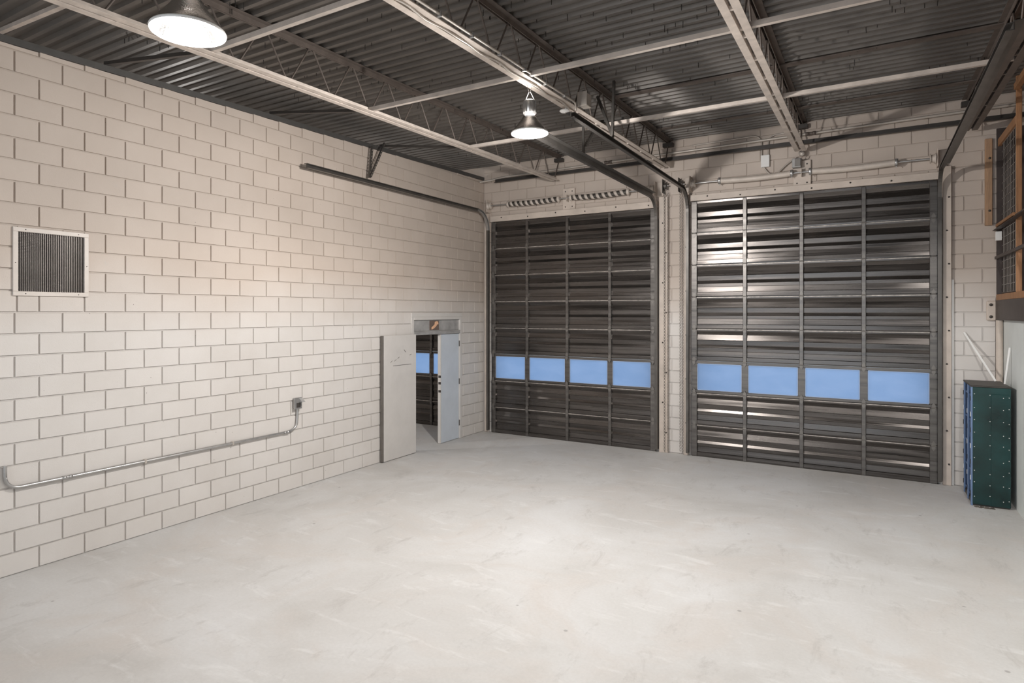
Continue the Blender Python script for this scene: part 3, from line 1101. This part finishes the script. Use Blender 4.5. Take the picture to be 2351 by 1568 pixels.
t = thing('wall_socket', 'small grey socket box fed by conduit on the left wall', 'socket', (XL, 6.03, 1.10))
xw = XL + 0.0
obj('back_box', MB().bbox(xw, xw + 0.05, 5.965, 6.075, 1.115, 1.255, 0.006), 'galv', t)
m = MB().bbox(xw + 0.05, xw + 0.062, 5.955, 6.085, 1.105, 1.262, 0.004)
cv = obj('cover_plate', m, 'galv', t)
m = MB().add([(xw + .062, 6.03, 1.20), (xw + .062, 6.085, 1.20), (xw + .062, 6.085, 1.255), (xw + .062, 6.03, 1.255),
              (xw + .066, 6.03, 1.25), (xw + .066, 6.085, 1.25), (xw + .13, 6.085, 1.20), (xw + .13, 6.03, 1.20)],
             [(3, 2, 5, 4), (4, 5, 6, 7), (0, 3, 4, 7), (1, 6, 5, 2), (0, 7, 6, 1)])
obj('flap_cover', m, 'frame_grey', cv)
obj('outlet', MB().bbox(xw + .062, xw + .068, 5.985, 6.055, 1.125, 1.19, 0.004), 'bar_dark', cv)
t2 = thing('conduit_run', 'bent metal conduit running low along the left wall', 'conduit', (XL, 4.3, 0.79))
xc_ = XL + 0.028
pth = [(xc_, 2.600, 1.03), (xc_, 2.600, 0.93)] + arc((xc_, 2.72, 0.93), 0.12, math.pi, math.pi * 1.5, 'YZ') + [(xc_, 4.2, 0.808), (xc_, 5.86, 0.812)]
obj('pipe', MB().tube(pth, 0.0155, 10), 'galv', t2)
pth = [(xc_, 5.86, 0.812), (xc_, 5.91, 0.82)] + arc((xc_, 5.91, 0.94), 0.115, -math.pi * .42, 0, 'YZ', 6) + [(xc_, 6.03, 1.0), (xc_, 6.03, 1.11)]
obj('elbow', MB().tube(pth, 0.0165, 10), 'galv', t2)
for yy in (3.12, 5.845):
    obj('coupling', MB().lathe([(0.0155, yy - .045), (0.021, yy - .045), (0.021, yy - .015), (0.018, yy - .012), (0.018, yy + .012), (0.021, yy + .015), (0.021, yy + .045), (0.0155, yy + .045)], xc_, 0.81, 12, 'Y'), 'galv', t2)
for yy in (3.9, 5.0):
    m = MB().bbox(XL, xc_ + 0.018, yy - .012, yy + .012, 0.787, 0.831, 0.004)
    obj('strap', m, 'conduit', t2)

# doorway in the left wall
fr = MB()
fr.bbox(XL - 0.2, XL + 0.012, LD[0] - 0.02, LD[0] + 0.045, 0, 2.355, 0.004)
fr.bbox(XL - 0.2, XL + 0.012, LD[1] - 0.055, LD[1] + 0.01, 0, 2.355, 0.004)
fr.bbox(XL - 0.2, XL + 0.012, LD[0] + 0.045, LD[1] - 0.055, 2.30, 2.355, 0.004)
door_4 = struct('door_4', fr, 'leaf', 'white framed doorway in the left wall with a transom panel', 'door')
m = MB().bbox(XL - 0.03, XL + 0.014, LD[0] - 0.02, LD[1] + 0.01, 2.355, 2.425, 0.004)
obj('lintel', m, 'leaf', door_4)
m = MB()
m.bbox(XL - 0.10, XL - 0.02, LD[0] + 0.045, LD[1] - 0.055, 2.10, 2.30, 0.004)
tp = obj('transom_panel', m, 'frame_grey', door_4)
m = MB().bbox(XL - 0.10, XL + 0.015, LD[0] + 0.045, LD[1] - 0.055, 2.035, 2.10, 0.006)
m.bbox(XL - 0.10, XL + 0.022, LD[0] + 0.045, LD[1] - 0.055, 2.075, 2.092, 0.004)
obj('transom_rail', m, 'frame_grey', door_4)
obj('patch', MB().bbox(XL - 0.022, XL - 0.014, 9.13, 9.42, 2.115, 2.285, 0.002), 'brown', tp)
pts = [(9.19, 2.125), (9.25, 2.14), (9.31, 2.17), (9.36, 2.215), (9.395, 2.22), (9.385, 2.265), (9.34, 2.275), (9.29, 2.262), (9.28, 2.215), (9.225, 2.185), (9.185, 2.16)]
n = len(pts)
m = MB().add([(XL - .0135, p[0], p[1]) for p in pts] + [(XL - .0095, p[0], p[1]) for p in pts],
             [tuple(range(n)), tuple(range(n, 2 * n))[::-1]] + [(i, (i + 1) % n, (i + 1) % n + n, i + n) for i in range(n)])
obj('torn_label', m, 'scrap', tp)
m = MB().bbox(XL - 0.16, XL - 0.14, LD[1] - .058, LD[1] - .04, 1.72, 1.86, 0.002)
# inactive closed leaf
lf = thing('door_leaf', 'grey blue narrow door leaf standing closed in the doorway', 'door leaf', (XL, 9.78, 0))
obj('slab', MB().bbox(XL - 0.065, XL - 0.015, 9.475, LD[1] - 0.058, 0.006, 2.03, 0.004), 'leaf_blue', lf)
ed = obj('edge_strip', MB().bbox(XL - 0.07, XL - 0.008, 9.455, 9.480, 0.006, 2.03, 0.003), 'leaf', lf)
for zz in (0.95, 1.10, 1.22):
    obj('latch', MB().bbox(XL - .055, XL - .004, 9.452, 9.470, zz, zz + .045, 0.003), 'bar_dark', ed)
for zz in (0.25, 1.05, 1.78):
    obj('hinge', MB().tube([(XL - .004, LD[1] - .054, zz), (XL - .004, LD[1] - .054, zz + .11)], 0.010, 8), 'bar_dark', lf)
# active leaf folded back against the wall
lf = thing('door_leaf', 'pale steel door leaf folded back flat against the left wall', 'door leaf', (XL, 8.2, 0))
obj('slab', MB().bbox(XL + 0.022, XL + 0.066, 7.79, 8.635, 0.008, 2.055, 0.005), 'leaf', lf)
obj('dark_edge', MB().bbox(XL + 0.018, XL + 0.064, 7.755, 7.792, 0.008, 2.055, 0.003), 'edge_dark', lf)
for zz in (0.25, 1.0, 1.75):
    obj('hinge', MB().tube([(XL + .03, 8.645, zz), (XL + .03, 8.645, zz + .11)], 0.010, 8), 'galv', lf)
m = MB()
m.bbox(XL + .066, XL + .0672, 8.02, 8.50, 1.548, 1.556, .0004)
for yy, zz, a in ((8.05, 1.62, .6), (8.13, 1.66, .5), (8.30, 1.80, -.9), (8.45, 1.70, .3), (7.95, 1.60, .7)):
    m.add([(XL + .0664, yy, zz), (XL + .0664, yy + .05, zz + .05 * a), (XL + .0664, yy + .055, zz + .05 * a + .012), (XL + .0664, yy + .004, zz + .012)], [(0, 1, 2, 3)])
obj('scratch', m, 'edge_dark', lf, normals=False)

# ------------------------------------------------------------------ hanging high-bay lamps
def lamp(label, x, y, zrim, ztop, watts=1.0, side=1.0, spill=False, group='hanging high bay lamps'):
    t = thing('high_bay_lamp', label, 'lamp', (x, y, zrim), group)
    R = 0.186
    prof = [(R, zrim), (R - 0.004, zrim + 0.012), (0.155, zrim + 0.052), (0.115, zrim + 0.100), (0.085, zrim + 0.140), (0.072, zrim + 0.165)]
    inner = [(r - 0.004, z) for r, z in prof[::-1]]
    m = MB().lathe(prof + inner, x, y, 40)
    obj('reflector', m, 'reflector', t, normals=False)
    m = MB().lathe([(R + 0.004, zrim - 0.008), (R + 0.008, zrim), (R + 0.004, zrim + 0.008), (R - 0.008, zrim + 0.006), (R - 0.008, zrim - 0.006), (R + 0.004, zrim - 0.008)], x, y, 40)
    obj('rim', m, 'white', t)
    bu = MB().lathe([(0.0, zrim + 0.045), (0.03, zrim + 0.05), (0.052, zrim + 0.075), (0.058, zrim + 0.11), (0.045, zrim + 0.15), (0.028, zrim + 0.18), (0.0, zrim + 0.18)], x, y, 20)
    obj('bulb', bu, 'bulb', t)
    m = MB().lathe([(0.0, zrim + 0.335), (0.055, zrim + 0.335), (0.068, zrim + 0.32), (0.068, zrim + 0.20), (0.05, zrim + 0.185), (0.0, zrim + 0.185)], x, y, 20)
    for k in range(12):
        a = 2 * math.pi * k / 12
        m.box(x + .066 * math.cos(a) - .004, x + .066 * math.cos(a) + .004, y + .066 * math.sin(a) - .004, y + .066 * math.sin(a) + .004, zrim + .205, zrim + .315)
    hs = obj('ballast_housing', m, 'galv', t)
    for s in (-1, 1):
        m = MB().tube([(x + s * 0.055, y, zrim + 0.335), (x + s * 0.012, y, zrim + 0.42)], 0.004, 6)
        obj('bail', m, 'galv', hs)
    for s in (-1, 1):
        m = MB().tube([(x + s * 0.006, y, zrim + 0.415), (x + s * 0.035, y, ztop)], 0.0022, 5)
        obj('hanging_wire', m, 'galv', t)
    if watts:
        ld = bpy.data.lights.new('lamp_beam', 'SPOT')
        ld.energy = LAMP_DOWN * watts * (1.0 if side > 0.5 else 1.9)
        ld.spot_size = math.radians(172)
        ld.spot_blend = 0.35
        ld.shadow_soft_size = 0.06
        ld.color = (1.0, 0.97, 0.94)
        lo = bpy.data.objects.new('lamp_beam', ld)
        link(lo, t, (x, y, zrim - 0.03))
        if side > 0.5:
            ld = bpy.data.lights.new('lamp_light', 'POINT')
            ld.energy = LAMP_W * watts * side
            ld.shadow_soft_size = 0.06
            ld.color = (1.0, 0.97, 0.94)
            lo = bpy.data.objects.new('lamp_light', ld)
            link(lo, t, (x, y, zrim - 0.07))
        if spill:
            ld = bpy.data.lights.new('lamp_spill', 'POINT')
            ld.energy = LAMP_UP * side
            ld.shadow_soft_size = 0.05
            ld.color = (1.0, 0.97, 0.94)
            lo = bpy.data.objects.new('lamp_spill', ld)
            link(lo, t, (x, y, zrim + 0.385))
    return t


lamp('large round high bay lamp hanging near the camera, upper left', -3.15, 2.05, 3.955, chordz(2.05) + .05, 0.52, spill=True)
lamp('small looking far high bay lamp hanging from the conduit joist', -3.006, 5.745, 4.285, chordz(5.745), 3.6, spill=True)
lamp('unseen fill lamp added over the rear of the room, behind the viewpoint', -3.006, -2.2, 4.15, chordz(-2.2), 0.35)  # added lamp, out of view, fills the room from behind
lamp('high bay lamp of the neighbouring bay beyond the left wall', -9.6, 6.2, 4.25, deckz(6.2))
lamp('second high bay lamp of the neighbouring bay beyond the left wall', -9.6, 1.4, 4.15, deckz(1.4))
lamp('unseen fill lamp added over the middle of the room, above the frame', -0.929, 2.75, 4.20, chordz(2.75), 0.18)  # invented fixture above the frame, evens out the floor light
lamp('unseen fill lamp added beside the storage loft, beyond the right edge', 1.156, 5.35, 4.25, chordz(5.35), 1.9, 0.05)  # added out of view to light the right door and far floor

# conduit, cables and boxes along the lamp joist
t = thing('joist_conduit', 'cables and conduit strapped along the underside of the lamp joist', 'conduit', (-2.93, 6.7, 4.8))
cz = lambda yy: chordz(yy)
obj('pipe', MB().tube([(-2.905, yy, cz(yy) + 0.03) for yy in (-6.5, 0, 3, 6.60)] + [(-2.905, 6.68, cz(6.7) + 0.02), (-2.905, 6.70, cz(6.7) - 0.06)], 0.0125, 8), 'conduit', t)
pth = []
yy = 1.0
while yy < 6.75:
    pth.append((-2.985 + 0.012 * math.sin(yy * 9), yy, cz(yy) - 0.012 + 0.006 * math.sin(yy * 14)))
    yy += 0.08
obj('cable', MB().tube(pth, 0.011, 6), 'conduit', t)
for q in range(12):
    yy = 1.2 + q * 0.47
    obj('clip', MB().bbox(-2.925, -2.885, yy - .01, yy + .01, cz(yy) + 0.004, cz(yy) + 0.05, 0.003), 'galv', t)
t = thing('joist_box', 'small grey metal box fixed beside the lamp joist', 'junction box', (-2.87, 6.88, 4.84))
obj('body', MB().bbox(-2.92, -2.82, 6.80, 6.96, cz(6.9) + 0.02, cz(6.9) + 0.17, 0.006), 'conduit', t)
obj('lid', MB().bbox(-2.93, -2.81, 6.79, 6.80, cz(6.9) + 0.01, cz(6.9) + 0.18, 0.004), 'conduit', t)
t = thing('ceiling_sensor', 'small white disc sensor under the lamp joist', 'sensor', (-3.03, 6.70, 4.78))
obj('disc', MB().lathe([(0, 4.765), (0.045, 4.768), (0.058, 4.78), (0.055, 4.79), (0, 4.795)], -3.05, 6.70, 20), 'white', t)
obj('stem', MB().tube([(-3.05, 6.70, 4.79), (-3.02, 6.72, 4.83)], 0.012, 8), 'white', t)

# ------------------------------------------------------------------ right side: pipe, loft beam, cage, cabinet
tag(obj('corner_pipe', MB().tube([(1.488, 10.905, 0), (1.488, 10.905, 2.33)], 0.040, 16), 'tan'), 'tan painted round pipe standing in the right back corner', 'pipe')
t = thing('loft_beam', 'dark brown steel beam carrying the storage loft', 'beam', (1.5, 10.9, 2.33))
m = MB()
m.bbox(1.455, 1.62, YREAR, 10.93, 2.335, 2.35, 0.002)
m.bbox(1.53, 1.545, YREAR, 10.93, 2.35, 2.585, 0.002)
m.bbox(1.455, 1.62, YREAR, 10.93, 2.585, 2.60, 0.002)
m.bbox(1.458, 1.47, YREAR, 10.93, 2.345, 2.59, 0.002)
obj('girder', m, 'beam', t)
ep = obj('end_plate', MB().bbox(1.352, 1.458, YB - 0.05, YB - .002, 2.325, 2.595, 0.012), 'tan', t)
for zz in (2.375, 2.54):
    obj('bolt', MB().lathe([(0, YB - .068), (0.016, YB - .068), (0.022, YB - .049), (0, YB - .049)], 1.40, zz, 8, 'Y'), 'bar_dark', ep)
tag(obj('loft_floor', MB().box(1.46, XCAGE, YREAR, YB - .01, 2.602, 2.68), 'wood'), 'rough brown timber deck of the storage loft', 'loft floor')
tag(obj('loft_shade_sheet', MB().bbox(1.462, XCAGE - .01, YB - 0.03, YB - .002, 2.682, 4.95, .004), 'beam'), 'dark brown sheet added for the shade deep in the storage loft', 'panel')  # dark sheet stands for the unlit depth of the loft
t = thing('storage_cage', 'orange timber and wire mesh cage around the storage loft', 'cage', (1.5, 10, 2.68))
m = MB().bbox(1.335, 1.415, YB - 0.05, YB - .002, 3.63, 4.82, 0.004)
pa = obj('wall_post', m, 'wood_pale', t)
for zz in (3.83, 4.55):
    obj('bolt', MB().lathe([(0, YB - .062), (0.012, YB - .062), (0.016, YB - .049), (0, YB - .049)], 1.385, zz, 8, 'Y'), 'bar_dark', pa)
obj('corner_post', MB().bbox(1.475, 1.530, 9.66, 9.70, 2.68, 5.26, 0.004), 'wood', t)
obj('post', MB().bbox(1.475, 1.530, 7.60, 7.64, 2.68, 5.2, 0.004), 'wood', t)
obj('top_rail', MB().bbox(1.475, 1.515, 9.72, 10.94, 4.70, 4.80, 0.004), 'wood', t)
obj('middle_rail', MB().bbox(1.450, 1.530, 9.72, 10.94, 3.60, 3.64, 0.004), 'wood', t)
obj('cross_rail', MB().bbox(1.56, 3.5, 9.66, 9.70, 4.80, 4.86, 0.004), 'wood', t)
obj('upper_rail', MB().bbox(1.45, 1.51, 5.0, 9.66, 5.09, 5.16, 0.004), 'wood', t)
m = MB().prism([(1.415, 3.55), (1.475, 3.55), (1.475, 3.61), (1.47, 3.61), (1.47, 3.555), (1.415, 3.555)], 'Y', 5.0, 10.94)
obj('steel_rail', m, 'beam', t)
m = MB().bbox(1.44, 1.47, 5.0, 10.94, 3.16, 3.20, 0.003)
obj('lower_rail', m, 'beam', t)
m = MB()
for (ya, yb2, za, zb) in ((9.72, 10.80, 2.70, 4.70),):
    k = 0
    yy = ya
    while yy <= yb2:
        m.tube([(1.505, yy, za), (1.505, yy, zb)], 0.0035, 4, False, False)
        yy += 0.10
    zz = za
    while zz <= zb:
        m.tube([(1.500, ya, zz), (1.500, yb2, zz)], 0.0035, 4, False, False)
        zz += 0.105
obj('wire_mesh', m, 'wire', t, normals=False)
m = MB()
zz = 2.72
while zz < 5.1:
    m.tube([(1.56, 9.69, zz), (3.6, 9.69, zz)], 0.0035, 4, False, False)
    zz += 0.105
xx = 1.6
while xx < 3.6:
    m.tube([(xx, 9.694, 2.70), (xx, 9.694, 5.1)], 0.0035, 4, False, False)
    xx += 0.1
obj('wire_mesh', m, 'wire', t, normals=False)
obj('bracket', MB().bbox(1.425, 1.49, 10.72, 10.78, 3.40, 3.52, 0.004), 'white', t)

t = thing('metal_cabinet', 'dark green riveted steel cabinet with blue racking side in the right corner', 'cabinet', (1.27, 10.3, 0))
cx0, cx1, cy0, cy1, ch = 1.075, 1.470, 9.945, 10.70, 1.495
obj('front_panel', MB().bbox(cx0 + .012, cx1, cy0, cy0 + .02, 0.02, ch, 0.004), 'green', t)
obj('fold', MB().bbox(cx0 + .20, cx1 - .004, cy0 - .007, cy0 + .0, 0.02, ch - .08, 0.003), 'green', t)
obj('right_panel', MB().bbox(cx1 - .012, cx1, cy0 + .02, cy1, 0.02, ch, 0.003), 'green', t)
obj('back_panel', MB().bbox(cx0 + .012, cx1 - .012, cy1 - .012, cy1, 0.02, ch, 0.003), 'blue_rack', t)
tp = obj('top', MB().bbox(cx0 - .004, cx1 + .003, cy0 - .004, cy1 + .004, ch, ch + .022, 0.005), 'bar_dark', t)
obj('base', MB().bbox(cx0 + .012, cx1 - .012, cy0 + .02, cy1 - .012, 0.0, 0.05, 0.003), 'bar_dark', t)
for yy in (cy0 + .0, cy0 + .33, cy1 - .05):
    rk = obj('rack_upright', MB().bbox(cx0, cx0 + .02, yy, yy + .045, 0.0, ch, 0.003), 'blue_rack', t)
    for k in range(7):
        zz = 0.12 + k * 0.2
        obj('slot_clip', MB().bbox(cx0 - .006, cx0 + .0, yy + .008, yy + .036, zz, zz + .06, 0.002), 'white' if k % 2 else 'bar_dark', rk)
for k in range(5):
    zz = 0.08 + k * 0.32
    obj('shelf', MB().bbox(cx0 + .02, cx1 - .014, cy0 + .022, cy1 - .014, zz, zz + .02, 0.003), 'blue_rack', t)
rv = MB().lathe([(0, -0.005), (0.004, -0.004), (0.0055, 0)], 0, 0, 8, 'Y')
rme = mesh_from('rivet', rv, 'white', (0, 0, 0))
fix_normals(rme)
for xx, off in ((cx0 + .035, 0.0), (cx0 + .19, 0.0), (cx1 - .075, .007), (cx1 - .02, .007)):
    for k in range(9):
        zz = 0.12 + k * 0.158 + random.uniform(-.03, .03)
        inst('rivet', rme, t, (xx, cy0 - off, zz))
m = MB()
rs = [(1.10 + 0.20 * random.random(), 9.90 + 0.05 * random.random()) for _ in range(70)]
for x, yv in rs:
    r = random.uniform(.006, .016)
    m.lathe([(r, 0.0), (r * .7, r * .6), (0, r * .9)], x, yv - .03, 5)
tag(obj('swept_debris', m, 'dirt', normals=False), 'dark swept dirt lying in front of the green cabinet', 'debris', kind='stuff')


def stick(label, a, b, w, tkn):
    a, b = Vector(a), Vector(b)
    d = (b - a).normalized()
    u = Vector((0, 1, 0))
    u = (u - d * u.dot(d)).normalized()
    v = d.cross(u)
    m = MB()
    vs = [p + u * su * tkn / 2 + v * sv * w / 2 for p in (a, b) for su, sv in ((-1, -1), (1, -1), (1, 1), (-1, 1))]
    m.add(vs, [(3, 2, 1, 0), (4, 5, 6, 7), (0, 1, 5, 4), (1, 2, 6, 5), (2, 3, 7, 6), (3, 0, 4, 7)])
    return tag(obj('plastic_strip', m, 'white'), label, 'strip', 'white strips on the cabinet')


stick('thin white strip leaning diagonally against the wall above the green cabinet', (1.105, 10.945, 2.16), (1.41, 10.62, 1.522), 0.022, 0.012)
stick('short upright white strip standing on the green cabinet by the boarded wall', (1.505, 10.29, 1.985), (1.455, 10.29, 1.52), 0.018, 0.010)
